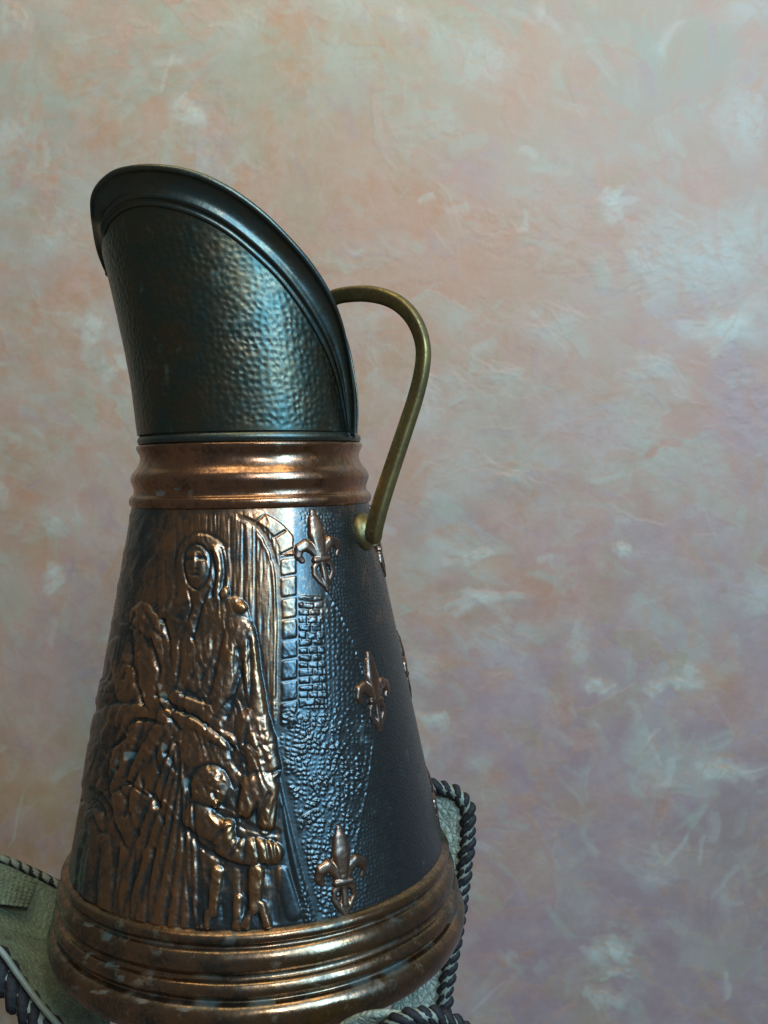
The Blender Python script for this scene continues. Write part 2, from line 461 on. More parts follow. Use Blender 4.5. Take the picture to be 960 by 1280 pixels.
# voussoirs and quoins
q = (px > 351) & (px < 371) & (py > 692) & (py < 905) & front
Hh += q * 1.6 * (fbm(px / 7, py / 9, 3, 29) - .5); Hh[q] += 1.3; tag[q] = STONE
ar2 = 636 + 70 * (1 - np.sqrt(np.clip(1 - ((px - 275) / 100) ** 2, 0, 1)))
v_ = front & (px > 305) & (px < 366) & (py < archtop + 4) & (py > ar2 - 6) & (py < 693) & ~door
Hh[v_] += 1.8; tag[v_] = STONE
for y in (697, 720, 747, 774, 800, 824, 851, 877): line([(351, y + 1), (371, y - 2)], 1.7, -2.6)
line([(371, 695), (372, 780), (373, 866)], 1.5, -2.6)
for a_ in ((320, 652, 331, 642), (343, 672, 356, 664), (350, 694, 366, 686)): line([a_[:2], a_[2:]], 1.5, -2.4)
# brick pier
bp = (px > 374) & (px < 403 + (py - 750) * .06) & (py > 745) & (py < 885) & front
Hh[bp] += 1.4; tag[bp] = STONE
rr0 = random.Random(8)
Hh += bp * 2.2 * (fbm(px / 6, py / 5, 3, 19) - .5)
for k in range(15):
    y = 752 + 9.4 * k
    line([(374, y + rr0.uniform(-1.2, 1.2)), (390, y + rr0.uniform(-1.5, 1.2)), (404 + .5 * k, y - 1 + rr0.uniform(-1.2, 1.2))], rr0.uniform(.9, 1.7), rr0.uniform(-3.2, -1.4))
    xk = 388 if k % 2 else 381
    xk += rr0.uniform(-2.5, 2.5); line([(xk + .5 * k, y), (xk + .5 * k, y + 9)], 1.2, rr0.uniform(-3.4, -1.2)); line([(xk + 13 + .4 * k, y), (xk + 13 + .4 * k, y + 9)], 1.1, -1.6)
line([(404, 745), (407, 820), (411, 900), (412, 940)], 1.2, -1.8)
line([(411, 750), (415, 830), (418, 930)], 1.0, -1.2)
# ground texture: hammering, rubble
bxr = np.interp(py, [640, 740, 765, 800, 835, 870, 900, 930, 980, 1020, 1060, 1090, 1170], [372, 408, 425, 440, 452, 464, 468, 466, 460, 452, 444, 432, 425])
d1, d2 = worley(px / 6.0, py / 6.6, 2)
hz = sstep(370, 382, px) * sstep(bxr + 3, bxr - 2, px) * sstep(742, 760, py) * front * (tag != STONE)
Hh += hz * (1.5 * np.clip(d2 - d1, 0, .5) * 2 - .9)
d1, d2 = worley(px / 9 + .15 * py / 10 + .9 * fbm(px / 15, py / 15, 2, 3), py / 6 - .25 * px / 10 + .9 * fbm(px / 13, py / 17, 2, 6), 5)
edge_x = np.interp(py, [780, 830, 900, 975, 1065, 1157], [316, 326, 338, 352, 374, 399])
rz = sstep(edge_x + 3, edge_x + 12, px) * sstep(bxr, bxr - 8, px) * sstep(868, 900, py) * front
Hh += rz * (1.7 * np.clip(d2 - d1, 0, .6) * 1.6 - .4 + 3.4 * (fbm(px / 14, py / 12, 3, 9) - .5))
line(list(zip(np.interp(np.arange(742, 1090, 12), [740, 765, 800, 835, 870, 900, 930, 980, 1020, 1060, 1090], [408, 425, 440, 452, 464, 468, 466, 460, 452, 444, 432]), np.arange(742, 1090, 12))), 1.6, 2.2)
fine1, fine2 = worley(arc / 4.6 + .6 * fbm(arc / 12, hgt / 12, 2, 1), hgt / 4.6, 8)
Hh += (sstep(bxr - 2, bxr + 3, px) + ~front).clip(0, 1) * 2.3 * (np.clip(fine2 - fine1, 0, .5) - .25)
line([(376, 1024), (380, 1016), (405, 1009), (408, 1042)], 1.8, -3); line([(403, 975), (407, 985)], 3, 3); line([(382, 1024), (381, 1060)], 1.6, -1.8)

# the long cloak edge
line([(316, 785), (326, 830), (338, 900), (352, 975), (374, 1065), (399, 1157)], 3.0, -3.0)
line([(310, 785), (320, 830), (331, 895), (345, 975), (366, 1070), (389, 1157)], 3.6, 3.0)
line([(352, 1010), (360, 1070), (378, 1157)], 2.2, -1.6)
cl = front & (py > 780) & (px < np.interp(py, [780, 830, 900, 975, 1065, 1157], [316, 326, 338, 352, 374, 399]) - 2) & (px > 150)
Hh[cl] += 1.4; tag[cl & (px > 225)] = WOMAN

# robed woman
ell(252, 706, 33, 42, 5.0, WOMAN)
cap(252, 745, 262, 880, 34, 58, 4.0, WOMAN); cap(225, 760, 222, 860, 20, 18, 3.5, WOMAN); cap(288, 768, 300, 800, 24, 20, 5.2, WOMAN)
line([(220, 745), (219, 700), (228, 676), (250, 666), (273, 674), (285, 695), (289, 745)], 2.2, -2.0)
ell(246, 708, 15.5, 24, 8.0, WOMAN, .05)
line([(231, 706), (234, 688), (247, 680), (260, 690), (263, 712), (256, 730), (247, 737), (236, 728), (231, 706)], 2.0, -3.0)
line([(246, 694), (245, 713)], 2.2, 3.4); line([(236, 700), (242, 699)], 2.6, -3.0); line([(250, 698), (257, 699)], 2.6, -3.0); line([(235, 694), (242, 692)], 1.6, 1.6); line([(250, 691), (258, 694)], 1.6, 1.6); line([(241, 713), (249, 713)], 1.4, -1.6); line([(241, 719), (250, 719)], 1.5, -2.6); line([(243, 724), (249, 724)], 2.0, 1.0)
line([(264, 690), (269, 715), (265, 745)], 2.6, -3.5); line([(268, 684), (275, 705), (271, 748)], 3.0, 3.2); line([(277, 686), (280, 715), (276, 745)], 2.2, -2.6); line([(284, 688), (287, 718), (281, 748)], 2.6, 3.0)
line([(237, 738), (240, 756), (236, 775)], 2.0, -2.6); line([(262, 736), (255, 752), (248, 776), (242, 800)], 2.0, -3.2); line([(250, 744), (246, 760)], 3, 2)
line([(222, 760), (235, 754)], 2.2, -2.0); line([(214, 772), (230, 778), (243, 770)], 2.2, 2.2); line([(205, 776), (212, 800), (214, 830)], 2.2, -2.2)
ell(300, 760, 10, 8, 8.0, WOMAN); ell(281, 742, 6, 9, 7.5, WOMAN, .3)
cap(298, 786, 280, 862, 19, 16, 7.5, WOMAN); cap(308, 790, 322, 892, 12, 13, 7.0, WOMAN); cap(280, 862, 258, 896, 15, 11, 6.8, WOMAN)
for pts, w_, h_ in (([(297, 786), (288, 820), (281, 860), (270, 892)], 3.2, 2.6), ([(300, 812), (296, 850), (285, 895)], 3.6, -4.5), ([(305, 790), (307, 840), (304, 888)], 3.2, 2.6), ([(311, 800), (313, 850), (312, 900)], 2.2, -3.6),
                     ([(316, 800), (320, 850), (321, 893)], 2.6, 2.0), ([(322, 810), (329, 860), (333, 905)], 2.0, -2.6), ([(268, 800), (262, 830), (250, 850)], 2.4, -2.2), ([(279, 790), (270, 830), (262, 868)], 2.6, -2.0),
                     ([(240, 805), (238, 840), (230, 860)], 2.4, 2.0), ([(226, 800), (224, 840), (219, 866)], 2.2, -2.8), ([(252, 790), (248, 830)], 3, 1.6), ([(255, 880), (246, 866), (240, 850)], 2.2, 2.0)):
    line(pts, w_ * 1.25, h_ * (.75 if h_ > 0 else .8))
cap(222, 872, 262, 888, 11, 10, 7.0, WOMAN); cap(240, 902, 284, 926, 9, 12, 6.0, WOMAN)
line([(218, 886), (245, 897), (275, 918), (292, 936)], 2.6, -4.2); line([(228, 868), (250, 876), (264, 880)], 1.8, -2.2); line([(232, 862), (246, 868)], 2, -2)
cap(315, 905, 330, 960, 24, 22, 8.0, KID2); ell(322, 930, 25, 30, 8.5, KID2, -.25)
Hh += 3.2 * (fbm(px / 6, py / 6, 2, 81) - .5) * sstep(1, .6, np.hypot((px - 323) / 26, (py - 933) / 32)) * front
line([(286, 925), (290, 950), (302, 965)], 2.6, -4); line([(310, 905), (305, 930), (308, 955)], 2.4, -2.4)
line([(322, 966), (335, 968), (348, 962)], 2.4, -5.5)
# children in front
cap(252, 960, 252, 1040, 34, 30, 3.4, KID1)
ell(262, 984, 26, 28, 8.5, KID1, .4)
Hh += 3.6 * (fbm(px / 6, py / 5, 2, 83) - .5) * sstep(1, .6, np.hypot((px - 262) / 27, (py - 982) / 28)) * front
line([(236, 985), (242, 964), (262, 955), (280, 962), (292, 985)], 2.0, -2.8); line([(268, 990), (274, 1004), (288, 1010)], 2.6, -3.6); line([(248, 1008), (262, 1012), (280, 1016)], 2.8, -4.0)
line([(280, 964), (291, 984)], 3, 2.2); ell(270, 1004, 5, 7, 9.5, KID1)
cap(316, 985, 306, 1012, 18, 12, 8.0, KID2); cap(334, 985, 332, 1032, 15, 12, 9.0, KID2); cap(322, 978, 330, 975, 16, 16, 8.5, KID2)
line([(330, 975), (318, 1000), (310, 1020)], 3.0, 1.8); line([(336, 992), (325, 1015), (323, 1036)], 2.8, -3.2); line([(299, 985), (296, 1005), (303, 1022)], 3.0, -3.5); line([(343, 1000), (338, 1022), (333, 1040)], 2.2, -2)
cap(248, 1022, 278, 1044, 22, 17, 8.0, KID1); cap(278, 1044, 286, 1030, 12, 8, 8.6, KID1)
line([(262, 1018), (272, 1030), (285, 1034)], 2.4, 2.2); line([(265, 1052), (276, 1040), (290, 1032)], 2.4, -2.8)
line([(270, 1014), (290, 1024), (312, 1034), (345, 1040)], 3.6, -6.0)
cap(284, 1062, 318, 1066, 17, 18, 6.5, KID1); cap(318, 1062, 340, 1066, 17, 15, 7.4, KID2)
for a_ in ((300, 1048, 288, 1070), (318, 1048, 324, 1078), (306, 1050, 304, 1078), (332, 1050, 338, 1078), (342, 1050, 345, 1076)): line([a_[:2], a_[2:]], 2.0, -3.0)
for a_ in ((293, 1050, 284, 1068), (326, 1052, 331, 1076), (338, 1052, 341, 1076)): line([a_[:2], a_[2:]], 1.8, 1.8)
line([(236, 1036), (252, 1058), (280, 1074), (305, 1084), (348, 1083)], 3.0, -5.0); line([(300, 1080), (325, 1082), (349, 1079)], 1.8, 2.4)
cap(272, 1090, 266, 1140, 9, 7, 5.5, KID1); cap(262, 1140, 256, 1157, 6, 7, 5.0, KID1); cap(298, 1125, 296, 1156, 8, 8, 4.0, KID1)
cap(320, 1090, 318, 1135, 11, 8, 7.0, KID2); cap(312, 1140, 306, 1156, 5, 7, 5.0, KID2); cap(326, 1130, 334, 1156, 6, 6, 6.0, KID2); cap(352, 1090, 366, 1140, 9, 12, 3.5, KID2)
line([(284, 1086), (284, 1150)], 6.5, -4.0); line([(303, 1086), (306, 1140)], 4.0, -3.2); line([(340, 1090), (345, 1150)], 4.0, -3.6); line([(252, 1090), (246, 1155)], 3, -3)
# skirt folds fanning to the base
for i, (x0, y0, x1) in enumerate([(212, 915, 118), (216, 925, 137), (219, 935, 155), (222, 945, 176), (226, 950, 196), (229, 955, 214), (232, 965, 230), (238, 1000, 246)]):
    xm = x0 + (x1 - x0) * .45
    line([(x0, y0), (xm, y0 + 110), (x1, 1160)], 4.4, 2.6)
    line([(x0 + 5, y0 + 5), (xm + 8, y0 + 112), (x1 + 9, 1160)], 2.4, -3.4)
line([(222, 935), (226, 1000), (232, 1080), (243, 1160)], 2.4, -3.5); line([(228, 1050), (236, 1100), (246, 1158)], 2.2, 2.8)
# children at the left
ell(133, 868, 16, 22, 4.5, LEFTG); ell(135, 868, 9, 14, 6.8, LEFTG); line([(124, 870), (127, 854), (136, 850), (144, 858), (145, 878)], 1.8, -2.4)
line([(131, 866), (134, 866)], 1.4, -1.4); line([(139, 866), (142, 866)], 1.4, -1.4); line([(134, 877), (139, 877)], 1.4, -1.2)
cap(150, 810, 158, 866, 15, 14, 4.0, LEFTG); cap(186, 782, 194, 868, 18, 20, 5.0, LEFTG); ell(178, 772, 16, 20, 5.2, LEFTG); cap(140, 895, 175, 890, 16, 12, 5.5, LEFTG); cap(128, 905, 118, 975, 17, 18, 4.5, LEFTG)
cap(165, 905, 148, 965, 14, 13, 5.5, LEFTG); cap(148, 960, 152, 1020, 12, 14, 4.5, LEFTG); cap(206, 900, 172, 960, 10, 9, 5.5, LEFTG); cap(172, 960, 160, 1030, 10, 14, 4.5, LEFTG); ell(207, 893, 10, 8, 7, LEFTG)
ell(118, 1030, 14, 20, 5, LEFTG); cap(112, 1050, 102, 1120, 16, 18, 4, LEFTG); cap(130, 1050, 134, 1140, 9, 12, 3.5, LEFTG)
rr = random.Random(3)
for k in range(64):
    x = rr.uniform(112, 214); y = rr.uniform(770, 1040)
    if x < 165 - (y - 770) * .2: continue
    a_ = rr.gauss(.15, .5); L = rr.uniform(8, 22)
    pts = [(x - L * math.sin(a_), y - L * math.cos(a_)), (x + rr.uniform(-4, 4), y), (x + L * math.sin(a_), y + L * math.cos(a_))]
    line(pts, rr.uniform(1.8, 3.2), rr.choice([-3.6, -2.8, 2.4, 2.8]))
for a_ in ([(150, 930), (170, 900), (205, 905)], [(190, 800), (200, 835), (197, 870)], [(164, 790), (168, 840), (180, 880)], [(175, 960), (163, 990), (157, 1020)], [(120, 985), (136, 1010), (150, 1045), (158, 1060)], [(98, 1000), (112, 1008), (126, 1040)]):
    line(a_, 2.8, -4.5)
for k in range(9):
    x = 96 + 11 * k; line([(x + 8, 1062), (x + 2, 1110), (x - 1, 1158)], 2.4, 2.4 if k % 2 else -3.2)
for k in range(40):
    x = rr.uniform(218, 338); y = rr.uniform(775, 1140)
    a_ = rr.gauss(-.15 if x > 270 else .1, .45); L = rr.uniform(6, 20)
    line([(x - L * math.sin(a_), y - L * math.cos(a_)), (x + rr.uniform(-3, 3), y), (x + L * math.sin(a_), y + L * math.cos(a_))], rr.uniform(1.5, 2.8), rr.choice([-1.6, -1.2, 1.2, 1.5]))
relief = sstep(np.minimum(152, 176 - (py - 640) * .16) - 62, 160 - (py - 640) * .12, px)
ff = front * relief * sstep(345, 330, px) * (tag != DOOR)
wob = 3 * (fbm(px / 24, py / 30, 2, 90) - .5)
acr = np.where(py > 930, (px - 222) / np.clip(py - 770, 60, 999) * 36, (px - 222) / 5.6 - (py - 930) * np.where(px < 225, -.035, .03)) + wob
rdg = 1 - np.abs(2 * vnoise(acr * .62 + 40, py / 42, 93) - 1) ** .8
rdg2 = 1 - np.abs(2 * vnoise(acr * 1.35 + 10, py / 26, 94) - 1)
soft = 1 - .75 * np.exp(-(np.hypot((px - 247) / 22, (py - 708) / 30)) ** 4)
Hh += ff * soft * (1.7 * (rdg - .5) + .8 * (rdg2 - .5) + 1.8 * (fbm(px / 9, py / 14, 3, 71) - .5) + 0.7 * (fbm(px / 3.2, py / 4, 2, 72) - .5))
# fade at both rims of the cone
Hh *= sstep(zt, zt - .006, Zc) * sstep(zb, zb + .003, Zc)
# slight smoothing
for _ in range(2):
    Hh[1:-1, 1:-1] = .25 * (Hh[1:-1, 1:-1] * 2) + .125 * (Hh[:-2, 1:-1] + Hh[2:, 1:-1] + Hh[1:-1, :-2] + Hh[1:-1, 2:])
Pd = P + Nn * (Hh * S * .72)[..., None]

def boxblur(a, k):
    for ax_ in (0, 1):
        c = np.cumsum(np.concatenate([np.repeat(a.take([0], ax_), k + 1, ax_), a, np.repeat(a.take([-1], ax_), k, ax_)], ax_), ax_)
        n_ = a.shape[ax_]
        a = (c.take(range(2 * k + 1, 2 * k + 1 + n_), ax_) - c.take(range(0, n_), ax_)) / (2 * k + 1)
    return a
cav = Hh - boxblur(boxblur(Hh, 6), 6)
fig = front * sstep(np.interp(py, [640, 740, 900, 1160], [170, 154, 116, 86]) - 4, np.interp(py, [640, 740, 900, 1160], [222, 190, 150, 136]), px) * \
    np.where(py < 900, sstep(371, 364, px), sstep(np.interp(py, [780, 900, 975, 1065, 1157], [350, 342, 352, 374, 399]) + 2, np.interp(py, [780, 900, 975, 1065, 1157], [345, 338, 346, 366, 389]) - 10, px))  # left fade puts the shade of dark surroundings into the copper colour
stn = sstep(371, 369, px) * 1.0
polish_and_shade = np.where(fig > 0, .12 + fig * (.38 + .15 * cav), .20 + .03 * cav)
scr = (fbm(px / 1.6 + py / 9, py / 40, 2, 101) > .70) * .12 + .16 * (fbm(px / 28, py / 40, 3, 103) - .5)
polish_and_shade = polish_and_shade + front * (fig < .2) * (scr + .05 * sstep(bxr - 6, bxr + 25, px))
polish_and_shade *= 1 - .8 * sstep(349, 352, px) * sstep(770, 800, py)
polish_and_shade = np.clip(polish_and_shade + .05 * (tag == DOOR) * (1 - sstep(800, 860, py)), 0, 1.2)
polish_and_shade -= .25 * front * sstep(1085, 1165, py) * sstep(200, 260, px) * (cav < 1)
verd = np.zeros(A.shape)
for x, y, rx_, ry_ in [(180, 868, 5, 4), (207, 871, 4, 8), (164, 944, 6, 6), (206, 933, 4, 5), (150, 952, 3, 6), (232, 979, 5, 7), (202, 858, 3, 4), (146, 964, 3, 3)]:
    d = np.hypot((px - x) / rx_, (py - y) / ry_) + 1.0 * (fbm(px / 3.5, py / 3.5, 3, 5) - .5)
    verd = np.maximum(verd, front * sstep(1.05, .7, d) * .75)

# normals of the whole grid, so parts cut from it join without a seam
Pc = np.concatenate([Pd[:, -1:], Pd, Pd[:, :1]], 1)
du = Pc[:, 2:] - Pc[:, :-2]; dv = np.gradient(Pd, axis=0)
NN = np.cross(dv, du); NN /= np.linalg.norm(NN, axis=2)[..., None]
if (NN * Nn).sum(-1).mean() < 0: NN = -NN
Fa = gridfaces(na, nz, True)[:, ::-1]
ftag = tag.reshape(-1)[Fa[:, 0]]
names = {0: ('cone_wall', None), WOMAN: ('woman_relief', 'embossed hooded woman in a long cloak'), LEFTG: ('children_relief', 'embossed group of children at the left of the woman'),
         KID1: ('child_relief', 'embossed stooping child before the cloak'), KID2: ('child_relief', 'embossed child with back turned at the right of the stooping child'),
         DOOR: ('door_relief', 'embossed arched plank door behind the woman'), STONE: ('masonry_relief', 'embossed stone quoins and brick pier beside the door')}
Pf = Pd.reshape(-1, 3); Nf = NN.reshape(-1, 3); pf = polish_and_shade.reshape(-1); vf = verd.reshape(-1)
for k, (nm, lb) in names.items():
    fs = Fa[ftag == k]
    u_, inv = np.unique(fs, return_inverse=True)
    o = mesh_obj(nm, Pf[u_], inv.reshape(-1, 4), M_body, jug, attrs={'polish_and_shade': ('FLOAT', pf[u_]), 'verdigris': ('FLOAT', vf[u_])}, normals=Nf[u_])
    if lb: o['label'] = lb

# fleurs-de-lis
def fleur(px_, py_, size=1.0, rot=0.0, az_=None, z_=None, h=4.2):
    if az_ is None:
        lo = None
        for it in range(30):       # pixel -> point on the cone
            pass
        d = ((px - px_) ** 2 + (py - py_) ** 2) + (~front) * 1e9
        j, i = np.unravel_index(np.argmin(d), d.shape); az_, z_ = A[j, i], Zc[j, i]
    n, m = 74, 100
    u = np.linspace(-34, 34, n); v = np.linspace(-52, 52, m); Ux, Vy = np.meshgrid(u, v)   # v downwards
    hh = np.zeros(Ux.shape)
    def sg(pts, rads, hts):
        nonlocal hh
        for (a, b_), r_, h_ in zip(zip(pts[:-1], pts[1:]), zip(rads[:-1], rads[1:]), zip(hts[:-1], hts[1:])):
            dx, dy = b_[0] - a[0], b_[1] - a[1]; L = dx * dx + dy * dy
            t_ = np.clip(((Ux - a[0]) * dx + (Vy - a[1]) * dy) / L, 0, 1)
            d_ = np.hypot(Ux - a[0] - t_ * dx, Vy - a[1] - t_ * dy)
            rr_ = r_[0] + (r_[1] - r_[0]) * t_; q_ = np.clip(1 - (d_ / rr_) ** 2, 0, 1)
            hh = np.maximum(hh, (h_[0] + (h_[1] - h_[0]) * t_) * (q_ * (2 - q_)) ** .75)
    sg([(0, -48), (0, -38), (0, -22), (0, -6), (0, 4)], [4.5, 9, 12.5, 9, 6], [3.5, 6, 7.5, 6.5, 6])
    for s_ in (-1, 1):
        sg([(s_ * 3, 4), (s_ * 9, -6), (s_ * 17, -12), (s_ * 25, -9), (s_ * 28, -1), (s_ * 24, 5)], [5, 6.5, 7, 6.5, 5, 4], [5, 5.5, 6.5, 6, 4.5, 3])
        sg([(s_ * 5, 9), (s_ * 11, 15), (s_ * 12, 23), (s_ * 7, 31), (0, 38)], [4, 4, 3.8, 3.8, 4.5], [5, 4.6, 3.8, 3.8, 4])
    sg([(0, 2), (0, 14), (0, 30), (0, 42)], [6, 4.5, 4.5, 3.5], [6.5, 5.5, 5.5, 3.5])
    sg([(-9, 7), (9, 7)], [4, 4], [6.8, 6.8])
    c, s = math.cos(rot), math.sin(rot)
    Uw = (Ux * c - Vy * s) * size * S; Vw = (Ux * s + Vy * c) * size * S
    zz_ = z_ - Vw * math.cos(slope); aa = az_ + Uw / cone_r(z_)
    on = hh > .2
    Pq = cone_p(aa, zz_) + cone_n(aa) * (np.where(on, hh * h / 6.0, -1.2) * size * S)[..., None]
    fc = gridfaces(n, m)
    keep = on.reshape(-1)[fc].any(1); fc = fc[keep][:, ::-1]
    u_, inv = np.unique(fc, return_inverse=True)
    return mesh_obj('fleur_de_lis', Pq.reshape(-1, 3)[u_], inv.reshape(-1, 4), M_lily, jug)
f1 = fleur(400, 692, .98, -.08)
f2 = fleur(468, 868, .96, .03, h=4.2); f3 = fleur(428, 1094, 1.0, .03, h=4.2)
base_az = {}
def az_of(px_, py_):
    d = ((px - px_) ** 2 + (py - py_) ** 2) + (~front) * 1e9
    j, i = np.unravel_index(np.argmin(d), d.shape); return A[j, i], Zc[j, i]
a1, z1 = az_of(400, 692); a2, z2 = az_of(467, 868); a3, z3 = az_of(428, 1094)
for dz, z_ in ((1.16, z1), (2.6, z1), (1.0, z2 + .001), (1.5, z2), (2.3, z2), (1.5, z3), (1.9, z3), (2.7, z3)):
    az0 = {z1: a1, z2: a2, z3: a3}.get(z_, a2)
    fleur(0, 0, .95, 0, az0 + dz * .78, z_)

# neck band
def prof_of(pts, n=90):
    return spline(pts, n)
neckpts = [sil(*q) for q in [(164.6, 634), (161.6, 631), (161.0, 626), (162.5, 622), (166.3, 618), (166.8, 612), (164.6, 606), (163.0, 600), (165.0, 593), (170.5, 586), (174.2, 578), (174.6, 571), (172.2, 566), (170.3, 562), (170.8, 558)]]
neckpts = [(Rt - .003, neckpts[0][1] - .0012)] + neckpts
R_, z_ = neckpts[-1]
neckpts += [(R_ - .004, z_ + .0012), (R_ - .012, z_ + .001)]
def neck_verd(V):
    x_, y_ = project(V); o_ = np.zeros(len(V))
    for x, y, rx_, ry_ in [(200, 616, 6.5, 4), (179, 617, 3.5, 2.5), (222, 611, 3, 2)]:
        o_ = np.maximum(o_, (V[:, 1] < 0) * sstep(1.1, .7, np.hypot((x_ - x) / rx_, (y_ - y) / ry_)) * .8)
    return o_
neck = lathe('neck_band', prof_of(neckpts, 150), M_band, jug, 420, .0010, neck_verd)
ringpts = [sil(*q) for q in [(174.5, 556.5), (172.0, 554), (171.4, 550.5), (173.2, 547), (176.0, 545)]]
ringpts = [(ringpts[0][0] - .006, ringpts[0][1] - .0005)] + ringpts
Rn, zn = ringpts[-1]
ringpts += [(Rn - .0015, zn + .0006), (Rn - .0008, zn + .0025), (Rn - .0022, zn + .0036), (Rn - .008, zn + .003)]
lathe('neck_ring', prof_of(ringpts, 60), M_rim, jug, 256)

# base band
bp_ = [(.1318, .0625), (.1338, .0618), (.1362, .0604), (.1372, .0582), (.1366, .0558), (.1350, .0540), (.1352, .0524), (.1378, .0508), (.1398, .0480), (.1406, .0445), (.1405, .0415), (.1392, .0390), (.1378, .0370),
       (.1388, .0350), (.1418, .0336), (.1434, .0308), (.1434, .0280), (.1418, .0256), (.1396, .0238), (.1400, .0222), (.1436, .0212), (.1466, .0178), (.1476, .0130), (.1468, .0080), (.1446, .0030), (.1420, .0004), (.1370, .0000), (.12, .0)]
bb = prof_of([(r_ * 1.01, z_) for r_, z_ in bp_], 170)[::-1]
def base_verd(V):
    a_ = np.arctan2(V[:, 0], -V[:, 1]); n_ = fbm(a_ * 9 + 30, V[:, 2] * 160, 4, 66)
    g_ = np.exp(-((V[:, 2] - .0225) / .0016) ** 2) + .7 * np.exp(-((V[:, 2] - .0372) / .0013) ** 2) + .5 * np.exp(-((V[:, 2] - .0532) / .001) ** 2)
    o_ = g_ * sstep(.45, .66, n_) * .6
    x_, y_ = project(V)
    fr = (V[:, 1] < .05)
    for x, y, rx_, ry_ in [(112, 1156, 13, 4), (134, 1172, 9, 7), (112, 1192, 8, 4), (105, 1200, 5, 7), (140, 1206, 9, 6), (151, 1223, 7, 5), (128, 1240, 16, 4), (178, 1252, 22, 4), (95, 1235, 10, 3), (230, 1262, 14, 3), (386, 1241, 4, 3), (344, 1190, 5, 2)]:
        d = np.hypot((x_ - x) / rx_ * 1.35, (y_ - y) / ry_ * 1.2) + 2.2 * (fbm(x_ / 4, y_ / 4, 4, 5) - .5)
        o_ = np.maximum(o_, fr * sstep(1.0, .5, d) * .55)
    return o_
lathe('base_band', bb, M_base, jug, 360, .0020, base_verd)
disc = [(.125, .0), (.06, .0005), (.001, .0006)]
lathe('base_plate', disc[::-1], M_base, jug, 96)

# ---- hooded spout
Ht = [(545, 173.5), (510, 169), (480, 165), (445, 158.5), (415, 152), (370, 142), (330, 132.5), (300, 126), (262, 119), (220, 112)]
zk, xl = [], []
for y, x in Ht:
    p = at(x, y, 0); zk.append(p[2]); xl.append(p[0])
rgt = [(545, 449), (510, 447.5), (480, 446), (415, 440), (330, 430), (262, 424), (220, 420)]
zr, xr = zip(*[(at(x, y, 0)[2], at(x, y, 0)[0]) for y, x in rgt])
zk[0] = zn; zr = (zn,) + zr[1:]
def hood_c(z):
    L = np.interp(z, zk, xl); Rr = np.interp(z, zr, xr)
    # outline is the tangent, the radius a little smaller
    f_ = .985
    return (L + Rr) / 2, (Rr - L) / 2 * f_
inner = [(134, 345), (130.5, 312), (132, 288), (142, 272), (160, 260), (185, 256), (215, 260), (250, 272), (285, 292), (320, 321), (350, 351), (375, 384), (395, 416), (411, 448), (422, 480), (429, 512), (435, 546)]
outer = [(132.5, 343), (121, 304), (114.5, 262), (119, 236), (141, 215), (172, 207.5), (208, 208), (248, 217), (288, 236), (328, 265), (362, 298), (390, 331), (412, 366), (427, 402), (437, 445), (443.5, 495), (443, 547)]
inn = spline(inner, 150); out = spline(outer, 150)
Pin, Pout = [], []
for (x, y), (x2, y2) in zip(inn, out):
    Y = -.03
    for it in range(40):
        p = at(x, y, Y); c_, r_ = hood_c(p[2]); q_ = max(r_ * r_ - (p[0] - c_) ** 2, 0); Y = .5 * Y - .5 * math.sqrt(q_)
    p = at(x, y, Y); p[2] = max(p[2], zn)
    Pin.append(p)
Pin = np.array(Pin)
# leftmost point lies in the middle plane
tt = np.linspace(0, 1, 150); fadeL = sstep(0, .12, tt)
Pin[:, 1] *= fadeL
for k, (x2, y2) in enumerate(out):
    c_, r_ = hood_c(Pin[k, 2]); nrm = np.array([Pin[k, 0] - c_, Pin[k, 1]]) / max(r_, 1e-3)
    Y = Pin[k, 1] + .011 * nrm[1]
    Pout.append(at(x2, y2, Y * fadeL[k]))
Pout = np.array(Pout)
# wall columns
phi = np.array([math.atan2(p[0] - hood_c(p[2])[0], -p[1]) for p in Pin])
phi = np.maximum.accumulate(phi)
zt_in = Pin[:, 2]
nc, nr = 460, 240
ph = np.linspace(-math.pi / 2, phi[-1], nc)
ztop = np.interp(ph, phi, zt_in)
T = np.linspace(0, 1, nr)
PH, TT = np.meshgrid(ph, T); ZT = zn + (ztop[None, :] - zn) * TT + .0002
Cx, Rr = hood_c(ZT)
dent1, dent2 = worley(PH * 17 + 40 + .5 * fbm(PH * 6 + 9, ZT * 90, 2, 4), ZT / S / 7.8 + 200 + .8 * fbm(PH * 5 + 9, ZT * 70, 2, 7), 12)
hvar = .35 + 1.3 * fbm(PH * 7 + 20, ZT * 50, 3, 44)
ham = -1.25 * hvar * np.clip(.55 - dent1, 0, .55) ** 1.0 * sstep(1, .93, TT) * sstep(0, .06, TT)
Rr = Rr + ham * S * .66
V1 = np.stack([Cx + Rr * np.sin(PH), -Rr * np.cos(PH), ZT], -1)
V2 = V1 * np.array([1, -1, 1])
# near and far half joined in the middle plane, open at the low side behind the handle
Vall = np.concatenate([V2[:, ::-1][:, :-1], V1], 1)
hood = mesh_obj('spout_wall', Vall.reshape(-1, 3), gridfaces(Vall.shape[1], nr), M_hood, jug)
so = hood.modifiers.new('thickness', 'SOLIDIFY'); so.thickness = .0012; so.offset = -1
